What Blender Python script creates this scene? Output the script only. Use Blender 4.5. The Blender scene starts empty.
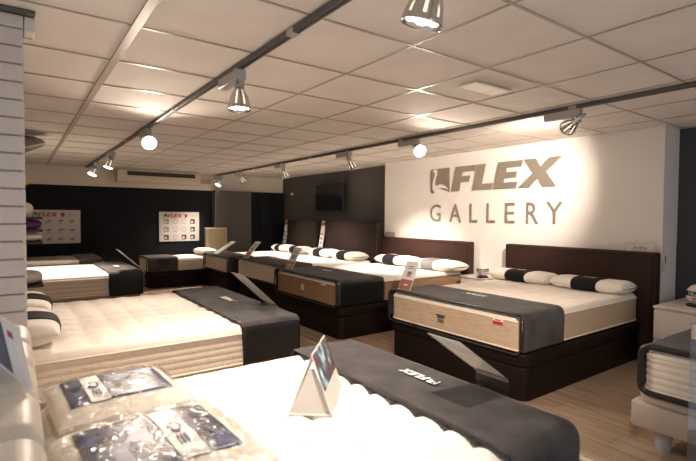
import bpy, bmesh, math, random
from mathutils import Vector, Matrix, Quaternion, noise
random.seed(7)
PI = math.pi
C = bpy.context.scene.collection
SC = bpy.context.scene

# ------------------------------------------------------------------ materials
def mat(name, col, rough=0.6, metal=0.0, var=0.0, vscale=8.0, bump=0.0, bscale=60.0, emit=None, estr=0.0,
        spec=None, stretch=(1, 1, 1), sheen=0.0, alpha=None):
    m = bpy.data.materials.new(name); m.use_nodes = True
    nt = m.node_tree; N = nt.nodes; L = nt.links
    b = N['Principled BSDF']
    b.inputs['Base Color'].default_value = (*col, 1)
    b.inputs['Roughness'].default_value = rough
    b.inputs['Metallic'].default_value = metal
    if spec is not None: b.inputs['Specular IOR Level'].default_value = spec
    if sheen: b.inputs['Sheen Weight'].default_value = sheen
    tc = N.new('ShaderNodeTexCoord'); mp = N.new('ShaderNodeMapping')
    mp.inputs['Scale'].default_value = stretch
    L.new(tc.outputs['Object'], mp.inputs['Vector'])
    if var > 0:
        n = N.new('ShaderNodeTexNoise'); n.inputs['Scale'].default_value = vscale; n.inputs['Detail'].default_value = 5
        L.new(mp.outputs['Vector'], n.inputs['Vector'])
        r = N.new('ShaderNodeValToRGB')
        r.color_ramp.elements[0].position = 0.3; r.color_ramp.elements[1].position = 0.7
        r.color_ramp.elements[0].color = (*[max(0, c * (1 - var)) for c in col], 1)
        r.color_ramp.elements[1].color = (*[min(1, c * (1 + var)) for c in col], 1)
        L.new(n.outputs['Fac'], r.inputs['Fac']); L.new(r.outputs['Color'], b.inputs['Base Color'])
    if bump > 0:
        n2 = N.new('ShaderNodeTexNoise'); n2.inputs['Scale'].default_value = bscale; n2.inputs['Detail'].default_value = 4
        L.new(mp.outputs['Vector'], n2.inputs['Vector'])
        bp = N.new('ShaderNodeBump'); bp.inputs['Strength'].default_value = bump; bp.inputs['Distance'].default_value = 0.01
        L.new(n2.outputs['Fac'], bp.inputs['Height']); L.new(bp.outputs['Normal'], b.inputs['Normal'])
    if emit:
        b.inputs['Emission Color'].default_value = (*emit, 1); b.inputs['Emission Strength'].default_value = estr
    return m

def clear_mat(name, tint=(0.95, 0.95, 0.95), gloss=0.12, rough=0.08, bump=0.0, bscale=20, fk=.5):
    m = bpy.data.materials.new(name); m.use_nodes = True
    nt = m.node_tree; N = nt.nodes; L = nt.links; N.clear()
    o = N.new('ShaderNodeOutputMaterial'); mx = N.new('ShaderNodeMixShader')
    t = N.new('ShaderNodeBsdfTransparent'); t.inputs[0].default_value = (*tint, 1)
    g = N.new('ShaderNodeBsdfGlossy'); g.inputs['Roughness'].default_value = rough
    lw = N.new('ShaderNodeLayerWeight'); lw.inputs['Blend'].default_value = 0.35
    ma = N.new('ShaderNodeMath'); ma.operation = 'MULTIPLY_ADD'; ma.inputs[1].default_value = fk; ma.inputs[2].default_value = gloss
    L.new(lw.outputs['Fresnel'], ma.inputs[0]); L.new(ma.outputs[0], mx.inputs[0])
    L.new(t.outputs[0], mx.inputs[1]); L.new(g.outputs[0], mx.inputs[2]); L.new(mx.outputs[0], o.inputs[0])
    if bump:
        tc = N.new('ShaderNodeTexCoord'); n = N.new('ShaderNodeTexNoise'); n.inputs['Scale'].default_value = bscale
        L.new(tc.outputs['Object'], n.inputs['Vector'])
        bp = N.new('ShaderNodeBump'); bp.inputs['Strength'].default_value = bump; bp.inputs['Distance'].default_value = 0.02
        L.new(n.outputs['Fac'], bp.inputs['Height']); L.new(bp.outputs['Normal'], g.inputs['Normal']); L.new(bp.outputs['Normal'], lw.inputs['Normal'])
    return m

def floor_mat():
    m = bpy.data.materials.new('oak laminate planks'); m.use_nodes = True
    nt = m.node_tree; N = nt.nodes; L = nt.links; b = N['Principled BSDF']
    b.inputs['Roughness'].default_value = 0.38
    tc = N.new('ShaderNodeTexCoord'); mp = N.new('ShaderNodeMapping'); mp.inputs['Rotation'].default_value = (0, 0, PI / 2)
    L.new(tc.outputs['Object'], mp.inputs['Vector'])
    br = N.new('ShaderNodeTexBrick'); br.inputs['Scale'].default_value = 1.0
    br.inputs['Brick Width'].default_value = 1.3; br.inputs['Row Height'].default_value = 0.19
    br.inputs['Mortar Size'].default_value = 0.0015; br.inputs['Bias'].default_value = 0.0; br.offset = 0.37
    br.inputs['Color1'].default_value = (0.42, 0.315, 0.225, 1); br.inputs['Color2'].default_value = (0.36, 0.265, 0.19, 1)
    br.inputs['Mortar'].default_value = (0.16, 0.115, 0.08, 1)
    L.new(mp.outputs['Vector'], br.inputs['Vector'])
    mp2 = N.new('ShaderNodeMapping'); mp2.inputs['Scale'].default_value = (14, 1.2, 1)
    L.new(tc.outputs['Object'], mp2.inputs['Vector'])
    n = N.new('ShaderNodeTexNoise'); n.inputs['Scale'].default_value = 1.6; n.inputs['Detail'].default_value = 7; n.inputs['Distortion'].default_value = 0.6
    L.new(mp2.outputs['Vector'], n.inputs['Vector'])
    r = N.new('ShaderNodeValToRGB'); r.color_ramp.elements[0].position = .32; r.color_ramp.elements[1].position = .68
    r.color_ramp.elements[0].color = (.66, .64, .62, 1); r.color_ramp.elements[1].color = (1.12, 1.1, 1.08, 1)
    L.new(n.outputs['Fac'], r.inputs['Fac'])
    mx = N.new('ShaderNodeMix'); mx.data_type = 'RGBA'; mx.blend_type = 'MULTIPLY'; mx.inputs[0].default_value = 1
    L.new(br.outputs['Color'], mx.inputs[6]); L.new(r.outputs['Color'], mx.inputs[7]); L.new(mx.outputs[2], b.inputs['Base Color'])
    return m

M = {}
M['floor'] = floor_mat()
M['tile'] = mat('mineral ceiling tile', (0.76, 0.71, 0.66), 0.9, var=0.05, vscale=3, bump=0.25, bscale=130)
M['tbar'] = mat('ceiling grid bar', (0.38, 0.33, 0.28), 0.35)
M['white_wall'] = mat('white wall paint', (0.82, 0.79, 0.76), 0.75, bump=0.05, bscale=40)
M['cream_wall'] = mat('cream soffit paint', (0.70, 0.65, 0.58), 0.8, bump=0.05, bscale=40)
M['dark_wall'] = mat('charcoal wall paint', (0.013, 0.0145, 0.018), 0.8, spec=.12, var=0.08, vscale=2, bump=0.05, bscale=50)
M['slate_wall'] = mat('slate grey wall paint', (0.055, 0.058, 0.064), 0.75, var=0.06, vscale=2, bump=0.05, bscale=50)
M['tv_wall'] = mat('warm charcoal wall paint', (0.080, 0.073, 0.068), 0.7, var=0.06, vscale=2, bump=0.05, bscale=50)
M['brick'] = mat('white painted brick', (0.62, 0.575, 0.55), 0.7, var=0.05, vscale=6, bump=0.35, bscale=45)
M['mortar'] = mat('painted brick joint', (0.42, 0.385, 0.37), 0.8)
M['track'] = mat('track metal', (0.12, 0.11, 0.105), 0.45, 0.3)
M['black'] = mat('black plastic', (0.012, 0.012, 0.013), 0.4)
M['grey_plastic'] = mat('light grey plastic', (0.42, 0.40, 0.385), 0.45)
M['chrome'] = mat('polished chrome', (0.62, 0.60, 0.57), 0.16, 1.0)
M['bulb'] = mat('lit bulb', (1, 1, 1), 0.4, emit=(1.0, 0.86, 0.68), estr=22)
M['bulb_body'] = mat('bulb reflector', (0.9, 0.88, 0.85), 0.25, 0.4, emit=(1.0, 0.84, 0.66), estr=0.9)
M['brown'] = mat('dark brown leatherette', (0.011, 0.0058, 0.0046), 0.5, var=0.12, vscale=5, bump=0.12, bscale=160, spec=.12)
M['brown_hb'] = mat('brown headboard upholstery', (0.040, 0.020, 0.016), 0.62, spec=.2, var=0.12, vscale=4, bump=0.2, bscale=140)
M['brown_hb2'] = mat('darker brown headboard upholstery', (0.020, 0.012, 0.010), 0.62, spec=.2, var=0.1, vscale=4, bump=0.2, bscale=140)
M['cream'] = mat('cream mattress ticking', (0.80, 0.74, 0.66), 0.8, var=0.04, vscale=25, bump=0.25, bscale=90, sheen=.2)
M['white_tick'] = mat('white mattress ticking', (0.80, 0.77, 0.73), 0.75, var=0.03, vscale=25, bump=0.25, bscale=90, sheen=.2)
M['side_cream'] = mat('cream quilted border', (0.82, 0.73, 0.62), 0.8, var=0.05, vscale=30, bump=0.3, bscale=100)
M['side_pale'] = mat('pale ribbed border', (0.70, 0.64, 0.57), 0.8, var=0.05, vscale=30, bump=0.2, bscale=100)
M['side_wood'] = mat('tan grained border', (0.50, 0.385, 0.275), 0.75, var=0.14, vscale=5, bump=0.15, bscale=80, stretch=(14, 2.2, 18))
M['side_brown'] = mat('brown grained border', (0.30, 0.19, 0.105), 0.7, var=0.16, vscale=5, bump=0.15, bscale=80, stretch=(14, 2.2, 18))
M['side_grey'] = mat('greige ribbed border', (0.42, 0.38, 0.34), 0.8, var=0.07, vscale=20, bump=0.2, bscale=90)
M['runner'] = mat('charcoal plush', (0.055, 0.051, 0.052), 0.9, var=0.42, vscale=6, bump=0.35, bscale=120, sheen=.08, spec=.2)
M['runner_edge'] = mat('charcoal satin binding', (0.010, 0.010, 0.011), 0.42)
M['satin'] = mat('shaded satin drop', (0.0075, 0.0075, 0.008), 0.36, bump=0.5, bscale=9)  # runner drops face low light; that shade is put into this near-black colour
M['print_white'] = mat('white print', (0.80, 0.79, 0.78), 0.6)
M['print_grey'] = mat('grey print', (0.30, 0.29, 0.29), 0.6)
M['pillow'] = mat('cream pillow cotton', (0.80, 0.75, 0.68), 0.85, var=0.03, vscale=12, bump=0.3, bscale=50, sheen=.2)
M['pillow_grey'] = mat('pale grey pillow band', (0.17, 0.17, 0.18), 0.7, bump=0.2)
M['band'] = mat('black pillow sleeve', (0.012, 0.0115, 0.013), 0.7, bump=0.2, bscale=100, spec=.12)
M['logo'] = mat('brushed taupe metal', (0.40, 0.355, 0.30), 0.38, 0.55, bump=0.05, bscale=200)
M['paper'] = mat('white card', (0.80, 0.78, 0.76), 0.6)
def thin_mat(name, col, tr=.5):
    m = bpy.data.materials.new(name); m.use_nodes = True
    nt = m.node_tree; N = nt.nodes; L = nt.links; N.clear()
    o = N.new('ShaderNodeOutputMaterial'); mx = N.new('ShaderNodeMixShader'); mx.inputs[0].default_value = tr
    d = N.new('ShaderNodeBsdfDiffuse'); t = N.new('ShaderNodeBsdfTranslucent'); d.inputs[0].default_value = (*col, 1); t.inputs[0].default_value = (*col, 1)
    L.new(d.outputs[0], mx.inputs[1]); L.new(t.outputs[0], mx.inputs[2]); L.new(mx.outputs[0], o.inputs[0])
    return m
M['thin_paper'] = thin_mat('thin white paper', (.85, .83, .80))
M['poster'] = mat('poster board', (0.60, 0.58, 0.56), 0.5)
M['red'] = mat('red print', (0.42, 0.03, 0.035), 0.5)
M['navy'] = mat('navy print', (0.045, 0.06, 0.14), 0.45)
M['ink'] = mat('dark print', (0.05, 0.05, 0.055), 0.5)
M['mid_ink'] = mat('grey picture print', (0.22, 0.21, 0.205), 0.5)
M['rust'] = mat('rust red print', (0.34, 0.12, 0.085), 0.5)
M['orange'] = mat('ochre print', (0.45, 0.26, 0.13), 0.5)
M['magenta'] = mat('magenta print', (0.50, 0.06, 0.20), 0.5)
M['acrylic'] = clear_mat('clear acrylic', (0.90, 0.91, 0.92), 0.07, 0.05)
M['bag'] = clear_mat('clear polythene', (0.95, 0.945, 0.93), 0.02, 0.14, bump=1.0, bscale=30, fk=.32)
M['glass'] = clear_mat('clear glass', (0.86, 0.88, 0.90), 0.02, 0.02)
M['screen'] = mat('switched off screen', (0.008, 0.009, 0.012), 0.12)
M['cream_plastic'] = mat('cream plastic', (0.66, 0.58, 0.46), 0.5)
M['white_lacquer'] = mat('white lacquered board', (0.66, 0.62, 0.59), 0.4)
M['taupe_base'] = mat('beige upholstered board', (0.42, 0.365, 0.315), 0.7, bump=0.15, bscale=140)
M['leg_grey'] = mat('grey translucent plastic foot', (0.42, 0.43, 0.46), 0.4)
M['hb_cream'] = mat('cream leatherette', (0.72, 0.66, 0.57), 0.45, var=0.03, bump=0.1, bscale=90)
M['hb_beige'] = mat('beige headboard fabric', (0.30, 0.24, 0.16), 0.7, bump=0.1)
M['purple'] = mat('purple cotton', (0.16, 0.03, 0.19), 0.8, bump=0.2)
M['yellow'] = mat('yellow card', (0.80, 0.50, 0.05), 0.6)
M['shade_grey'] = mat('grey mesh fabric', (0.25, 0.235, 0.23), 0.8)
M['dark_wood'] = mat('dark shelf board', (0.04, 0.03, 0.028), 0.5)
M['alu'] = mat('aluminium strip', (0.70, 0.66, 0.60), 0.35, 0.6)
M['lit_panel'] = mat('diffuser plate', (0.85, 0.80, 0.72), 0.5, emit=(1, .86, .68), estr=0.12)

def photo_mat():
    m = bpy.data.materials.new('blue photo print'); m.use_nodes = True
    nt = m.node_tree; N = nt.nodes; L = nt.links; b = N['Principled BSDF']; b.inputs['Roughness'].default_value = 0.25
    tc = N.new('ShaderNodeTexCoord'); v = N.new('ShaderNodeTexNoise'); v.inputs['Scale'].default_value = 16; v.inputs['Detail'].default_value = 3
    L.new(tc.outputs['Object'], v.inputs['Vector'])
    r = N.new('ShaderNodeValToRGB'); e = r.color_ramp.elements
    e[0].position = 0.36; e[0].color = (.05, .04, .055, 1); e[1].position = 0.66; e[1].color = (.55, .68, .75, 1)
    k = e.new(0.48); k.color = (.12, .07, .08, 1); k = e.new(0.55); k.color = (.06, .25, .38, 1)
    L.new(v.outputs['Fac'], r.inputs['Fac']); L.new(r.outputs['Color'], b.inputs['Base Color'])
    return m
M['photo'] = photo_mat()
def navy_photo_mat():
    m = bpy.data.materials.new('navy picture print'); m.use_nodes = True
    nt = m.node_tree; N = nt.nodes; L = nt.links; b = N['Principled BSDF']; b.inputs['Roughness'].default_value = 0.4
    tc = N.new('ShaderNodeTexCoord'); v = N.new('ShaderNodeTexNoise'); v.inputs['Scale'].default_value = 11; v.inputs['Detail'].default_value = 5
    L.new(tc.outputs['Object'], v.inputs['Vector'])
    r = N.new('ShaderNodeValToRGB'); e = r.color_ramp.elements
    e[0].position = 0.4; e[0].color = (.035, .04, .085, 1); e[1].position = 0.78; e[1].color = (.24, .25, .30, 1)
    k = e.new(0.56); k.color = (.06, .075, .17, 1)
    L.new(v.outputs['Fac'], r.inputs['Fac']); L.new(r.outputs['Color'], b.inputs['Base Color'])
    return m
M['navy_photo'] = navy_photo_mat()

# ------------------------------------------------------------------ helpers
def tag(o, label=None, cat=None, group=None, kind=None):
    if label: o['label'] = label
    if cat: o['category'] = cat
    if group: o['group'] = group
    if kind: o['kind'] = kind
    return o

def empty(name, loc, label, cat, group=None, rot=None):
    o = bpy.data.objects.new(name, None); C.objects.link(o); o.location = loc
    o.empty_display_size = 0.05
    if rot: o.rotation_euler = rot
    return tag(o, label, cat, group)

class MB:
    def __init__(s): s.v = []; s.f = []; s.mi = []
    def add(s, vs, fs, mi=0):
        n = len(s.v); s.v += [tuple(p) for p in vs]
        for f in fs: s.f.append([i + n for i in f]); s.mi.append(mi)
        return s
    def box(s, x0, x1, y0, y1, z0, z1, mi=0):
        vs = [(x0, y0, z0), (x1, y0, z0), (x1, y1, z0), (x0, y1, z0), (x0, y0, z1), (x1, y0, z1), (x1, y1, z1), (x0, y1, z1)]
        return s.add(vs, [(0, 3, 2, 1), (4, 5, 6, 7), (0, 1, 5, 4), (1, 2, 6, 5), (2, 3, 7, 6), (3, 0, 4, 7)], mi)
    def quad(s, a, b, c, d, mi=0): return s.add([a, b, c, d], [(0, 1, 2, 3)], mi)
    def slab(s, a, b, c, d, t, mi=0):
        a, b, c, d = map(Vector, (a, b, c, d)); n = (b - a).cross(d - a).normalized() * t
        return s.add([a, b, c, d, a - n, b - n, c - n, d - n], [(0, 1, 2, 3), (7, 6, 5, 4), (0, 4, 5, 1), (1, 5, 6, 2), (2, 6, 7, 3), (3, 7, 4, 0)], mi)
    def lathe(s, prof, n=24, mi=0, c=(0, 0, 0), skip=None, capb=False, capt=False):
        vs = []; fs = []
        for r, z in prof:
            for k in range(n):
                a = 2 * PI * k / n; vs.append((c[0] + r * math.cos(a), c[1] + r * math.sin(a), c[2] + z))
        for j in range(len(prof) - 1):
            for k in range(n):
                if skip and skip(j, k): continue
                fs.append((j * n + k, j * n + (k + 1) % n, (j + 1) * n + (k + 1) % n, (j + 1) * n + k))
        if capb: fs.append(tuple(range(n))[::-1])
        if capt: fs.append(tuple((len(prof) - 1) * n + k for k in range(n)))
        return s.add(vs, fs, mi)
    def tube(s, pts, r, n=8, closed=False, mi=0):
        pts = [Vector(p) for p in pts]; m = len(pts); vs = []; fs = []
        up = Vector((0.13, 0.21, 1)).normalized()
        for i, p in enumerate(pts):
            a = pts[(i - 1) % m] if (closed or i > 0) else p; b = pts[(i + 1) % m] if (closed or i < m - 1) else p
            t = (b - a).normalized(); u = t.cross(up)
            if u.length < 1e-4: u = t.cross(Vector((1, 0, 0)))
            u.normalize(); w = u.cross(t)
            for k in range(n):
                q = 2 * PI * k / n; vs.append(p + (u * math.cos(q) + w * math.sin(q)) * r)
        for i in range(m if closed else m - 1):
            for k in range(n):
                fs.append((i * n + k, i * n + (k + 1) % n, ((i + 1) % m) * n + (k + 1) % n, ((i + 1) % m) * n + k))
        if not closed: fs += [tuple(range(n))[::-1], tuple((m - 1) * n + k for k in range(n))]
        return s.add(vs, fs, mi)
    def poly(s, pts2, o, ux, uy, th, mi=0):
        """extruded flat polygon; pts2 in (u,v), origin o, axes ux,uy; thickness along ux x uy"""
        o, ux, uy = Vector(o), Vector(ux), Vector(uy); n = ux.cross(uy).normalized() * th
        k = len(pts2); fr = [o + ux * u + uy * v + n for u, v in pts2]; bk = [o + ux * u + uy * v for u, v in pts2]
        fs = [tuple(range(k)), tuple(range(2 * k - 1, k - 1, -1))] + [(i, k + i, k + (i + 1) % k, (i + 1) % k) for i in range(k)]
        return s.add(fr + bk, fs, mi)
    def build(s, name, mats, parent=None, smooth=False, bevel=0.0, seg=2, local=False, angle=None):
        me = bpy.data.meshes.new(name)
        off = Vector((0, 0, 0))
        if parent is not None and not local:
            q = parent
            while q: off += Vector(q.location); q = q.parent
        me.from_pydata([tuple(Vector(p) - off) for p in s.v], [], s.f)
        if not isinstance(mats, (list, tuple)): mats = [mats]
        for k in mats: me.materials.append(M[k])
        me.polygons.foreach_set('material_index', s.mi)
        bm = bmesh.new(); bm.from_mesh(me); bmesh.ops.recalc_face_normals(bm, faces=bm.faces); bm.to_mesh(me); bm.free()
        if smooth: me.polygons.foreach_set('use_smooth', [True] * len(me.polygons))
        me.update()
        o = bpy.data.objects.new(name, me); C.objects.link(o)
        if parent is not None: o.parent = parent
        if bevel:
            bv = o.modifiers.new('bevel', 'BEVEL'); bv.width = bevel; bv.segments = seg; bv.limit_method = 'ANGLE'; bv.angle_limit = 0.6
            me.polygons.foreach_set('use_smooth', [True] * len(me.polygons))
        if angle or bevel: 
            for p in me.polygons: p.use_smooth = True
            try: me.set_sharp_from_angle(angle=angle or 0.6)
            except Exception: pass
        return o

def struct(o): o['kind'] = 'structure'; return o

def rrect(cx, cy, hx, hy, r, ns=40, nc=6):
    r = max(min(r, hx - .001, hy - .001), 0.0005); P = []
    cs = [(cx + hx - r, cy + hy - r, 0), (cx - hx + r, cy + hy - r, PI / 2), (cx - hx + r, cy - hy + r, PI), (cx + hx - r, cy - hy + r, 1.5 * PI)]
    for i, (x, y, a) in enumerate(cs):
        for k in range(nc + 1):
            q = a + PI / 2 * k / nc; P.append((x + r * math.cos(q), y + r * math.sin(q)))
        x2, y2, a2 = cs[(i + 1) % 4]
        p0 = P[-1]; p1 = (x2 + r * math.cos(a2), y2 + r * math.sin(a2))
        for k in range(1, ns): P.append((p0[0] + (p1[0] - p0[0]) * k / ns, p0[1] + (p1[1] - p0[1]) * k / ns))
    return P

def loops_mesh(mb, loops, mi=0, capb=True, capt=True):
    n = len(loops[0]); vs = [p for l in loops for p in l]; fs = []
    for j in range(len(loops) - 1):
        for k in range(n): fs.append((j * n + k, j * n + (k + 1) % n, (j + 1) * n + (k + 1) % n, (j + 1) * n + k))
    if capb: fs.append(tuple(range(n))[::-1])
    if capt: fs.append(tuple((len(loops) - 1) * n + k for k in range(n)))
    return mb.add(vs, fs, mi)

def rounded_block(x0, x1, y0, y1, z0, z1, r=0.05, e=0.02, ns=4):
    cx, cy, hx, hy = (x0 + x1) / 2, (y0 + y1) / 2, (x1 - x0) / 2, (y1 - y0) / 2
    prof = [(e, z0), (e * .3, z0 + e * .3), (0, z0 + e), (0, z1 - e), (e * .3, z1 - e * .3), (e, z1)]
    return [[(x, y, z) for x, y in rrect(cx, cy, hx - i, hy - i, r, ns, 6)] for i, z in prof]

# letters of the FLEX wordmark, unit height
FL = [(0.0, [(0, 0), (.3, 0), (.3, .36), (.62, .36), (.62, .6), (.3, .6), (.3, .77), (.74, .77), (.74, 1), (0, 1)]),
      (0.80, [(0, 0), (.68, 0), (.68, .24), (.31, .24), (.31, 1), (0, 1)]),
      (1.54, [(0, 0), (.74, 0), (.74, .23), (.31, .23), (.31, .39), (.67, .39), (.67, .61), (.31, .61), (.31, .77), (.76, .77), (.76, 1), (0, 1)]),
      (2.34, [(0, 0), (.34, 0), (.52, .31), (.72, 0), (1.08, 0), (.72, .52), (1.06, 1), (.72, 1), (.53, .7), (.34, 1), (0, 1), (.35, .5)])]
def flex(mb, o, ux, uy, h, th, mi=0, stretch=1.0, shear=0.24):
    for off, pts in FL:
        mb.poly([((off + u) * stretch * h + shear * v * h, v * h) for u, v in pts], o, ux, uy, th, mi)
EMB_SQ = [(0, .10), (.04, .03), (.12, .0), (.16, .02), (.3, .17), (.55, .2), (.8, .12), (1, .03), (1, 1), (.06, 1), (0, .94)]
EMB_SWAN = [(.14, .90), (.20, .97), (.29, .98), (.36, .92), (.37, .82), (.31, .68), (.26, .54), (.25, .40), (.30, .30), (.45, .35), (.62, .36), (.80, .28), (.97, .14),
            (.80, .19), (.62, .22), (.45, .19), (.34, .11), (.24, .07), (.16, .12), (.12, .24), (.13, .42), (.18, .58), (.24, .72), (.27, .82), (.24, .87), (.19, .86)]
def emblem(mb, o, ux, uy, h, th, mi_sq=0, mi_sw=1, w=1.05):
    mb.poly([(u * h * w, v * h) for u, v in EMB_SQ], o, ux, uy, th, mi_sq)
    o2 = Vector(o) + Vector(ux).cross(Vector(uy)).normalized() * th
    mb.poly([(u * h * w, v * h) for u, v in EMB_SWAN], o2, ux, uy, 0.002, mi_sw)

def text_obj(name, s, o, ux, uy, h, th, mkey, parent, spacing=1.0, width=None):
    cu = bpy.data.curves.new(name, 'FONT'); cu.body = s; cu.size = 1.0; cu.space_character = spacing; cu.resolution_u = 3
    t = bpy.data.objects.new('tmp_text', cu); C.objects.link(t)
    dg = bpy.context.evaluated_depsgraph_get(); me = bpy.data.meshes.new_from_object(t.evaluated_get(dg))
    C.objects.unlink(t); bpy.data.objects.remove(t)
    xs = [v.co.x for v in me.vertices]; ys = [v.co.y for v in me.vertices]
    x0, x1, y0, y1 = min(xs), max(xs), min(ys), max(ys); sy = h / (y1 - y0); sx = sy if width is None else width / (x1 - x0)
    o, ux, uy = Vector(o), Vector(ux), Vector(uy); n = ux.cross(uy).normalized()
    off = Vector((0, 0, 0)); q = parent
    while q: off += Vector(q.location); q = q.parent
    for v in me.vertices:
        v.co = o + ux * (v.co.x - x0) * sx + uy * (v.co.y - y0) * sy + n * th - off
    me.materials.clear(); me.materials.append(M[mkey])
    ob = bpy.data.objects.new(name, me); C.objects.link(ob); ob.parent = parent
    sd = ob.modifiers.new('thickness', 'SOLIDIFY'); sd.thickness = max(th, 0.0006); sd.offset = -1 if n.dot(Vector((0, 0, 1))) >= -2 else 1
    return ob

# ------------------------------------------------------------------ room shell
CEIL = 2.25
mb = MB(); mb.box(-1.2, 5.9, -0.6, 10.2, -0.06, 0); struct(mb.build('floor', 'floor'))
mb = MB(); mb.box(-1.2, 5.9, -0.6, 10.2, CEIL, CEIL + .08); struct(mb.build('ceiling', 'tile'))
GX0, GX = 0.475, 0.608; GY0, GY = 1.185, 0.595
mb = MB(); w = .0075; z0, z1 = CEIL - .004, CEIL - .0005
for i in range(-2, 9):
    x = GX0 + GX * i
    if -1.1 < x < 5.8:
        ww = .020 if i == 0 else w
        mb.box(x - ww, x + ww, -0.6, 9.99, z0 - (.006 if i == 0 else 0), z1)
for j in range(-3, 16):
    y = GY0 + GY * j
    if -0.6 < y < 9.9: mb.box(-.8, 5.8, y - w, y + w, z0 - .0004, z1 - .0004)
struct(mb.build('trim_1', 'tbar'))
mb = MB(); mb.box(-.9, 5.3, 10.0, 10.15, 0, 1.92); struct(mb.build('wall_back', 'dark_wall'))
mb = MB(); mb.box(-.9, 5.249, 9.97, 10.12, 1.9, CEIL - .001); struct(mb.build('trim_2', 'cream_wall'))
# charcoal pillar and recess at the back right
mb = MB(); mb.box(3.52, 4.36, 9.80, 9.999, 0, 1.9); mb.box(3.52, 4.36, 9.796, 9.80, 1.18, 1.19); struct(mb.build('trim_3', 'tv_wall', bevel=.004))
mb = MB()
for a, b in ((4.36, 4.60), (4.61, 4.92), (4.93, 5.24)): mb.box(a, b, 9.90, 9.999, 0, 1.9)
struct(mb.build('door_1', 'dark_wall', bevel=.004))
mb = MB(); mb.box(5.25, 5.45, 5.9, 10.0, 0, CEIL - .001); struct(mb.build('wall_right_far', 'tv_wall'))
mb = MB(); mb.box(5.05, 5.45, 1.83, 5.95, 0, CEIL - .001); struct(mb.build('wall_right', 'white_wall', bevel=.004))
mb = MB(); mb.box(5.4, 5.55, -0.6, 1.8295, 0, CEIL - .001); mb.box(5.392, 5.40, -0.6, 1.829, 0, 1.10); struct(mb.build('wall_right_near', 'slate_wall'))
mb = MB(); mb.box(5.035, 5.0495, 1.84, 5.94, 0, .07); struct(mb.build('baseboard_right', 'white_wall', bevel=.003))
mb = MB(); mb.box(-.9, -.75, 2.8, 9.999, 0, CEIL - .001); struct(mb.build('wall_left', 'dark_wall'))
# painted brick pillar on the left
mb = MB(); mb.box(-.9, .030, 2.51, 2.79, 0, 2.229, 1)
zc = 0; k = 0
while zc < 2.2:
    h = min(.0745, 2.229 - zc - .001)
    sp = [-.9, -.42, .042] if k % 2 else [-.9, -.66, -.18, .042]
    for a, b in zip(sp[:-1], sp[1:]): mb.box(a + .002, b - .002, 2.495, 2.80, zc + .002, zc + h - .0015)
    zc += .0775; k += 1
struct(mb.build('wall_left_pillar', ['brick', 'mortar'], bevel=.004))
mb = MB(); mb.box(-.9, .085, 2.47, 2.82, 2.229, 2.2495); struct(mb.build('trim_4', 'track', bevel=.003))
mb = MB(); mb.box(.044, .082, 2.50, 2.60, 2.165, 2.228); o = mb.build('cable_box', 'cream_wall', bevel=.004)
tag(o, 'small beige cable box at the top corner of the white brick pillar', 'cable box')
mb = MB(); mb.box(2.56, 2.60, 1.0, 9.7, 0.0, .006); struct(mb.build('trim_5', 'alu', bevel=.002))

# ------------------------------------------------------------------ mattresses, beds, runners, pillows
def mattress(label, x0, x1, y0, y1, z0, z1, top='white_tick', side='side_cream', ribs=5, amp=.014, cell=.16, group=None, fine=1.0, tuft=True, rib_amp=.006, piping='side_cream'):
    root = empty('mattress', ((x0 + x1) / 2, (y0 + y1) / 2, z0), label, 'mattress', group)
    cx, cy, hx, hy = (x0 + x1) / 2, (y0 + y1) / 2, (x1 - x0) / 2, (y1 - y0) / 2
    R = .07; e = .045; n = int(46 * fine)
    def loop(i, z): return [(x, y, z) for x, y in rrect(cx, cy, hx - i, hy - i, max(R - i, .004), n, 6)]
    # ribbed side border
    zs0, zs1 = z0 + .02, z1 - e; L = [loop(.022, z0), loop(.006, z0 + .007), loop(.0, zs0)]
    K = 6
    for r in range(ribs):
        for k in range(1, K + 1):
            t = k / K; L.append(loop(-rib_amp * math.sin(PI * t) ** .6, zs0 + (zs1 - zs0) * (r + t) / ribs))
    b = MB(); loops_mesh(b, L, capt=False); b.build('side_border', side, root, smooth=True)
    # quilted top
    def q(x, y):
        u, v = (x - x0) / cell, (y - y0) / cell
        d = min(x - x0, x1 - x, y - y0, y1 - y); f = max(0, min(1, (d - .02) / .07))
        if tuft: s = (abs(math.sin(PI * u)) * abs(math.sin(PI * v))) ** .55
        else: s = (abs(math.sin(PI * (u + v) / 2)) * abs(math.sin(PI * (u - v) / 2))) ** .5
        w = noise.noise(Vector((x * 2.3, y * 2.3, z1 * 7 + x0)))
        return amp * (s - .5) * f + .006 * w * f
    T = []
    for k in range(0, 5):
        a = PI / 2 * k / 4; T.append([(x, y, z1 - e + e * math.sin(a)) for x, y, z in loop(e * (1 - math.cos(a)), 0)])
    st = .022 / fine; i = e + st
    while i < min(hx, hy) - .004:
        T.append([(x, y, z1 + q(x, y)) for x, y, z in loop(i, 0)]); i += st
    t = MB(); loops_mesh(t, T, capb=False); t.build('quilted_top', top, root, smooth=True)
    p = MB(); p.tube([(x, y, z1 - e) for x, y, z in loop(-.003, 0)], .007, 6, True); p.tube([(x, y, z0 + .02) for x, y, z in loop(-.003, 0)], .007, 6, True)
    p.build('piping', piping, root, smooth=True)
    return root

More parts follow.
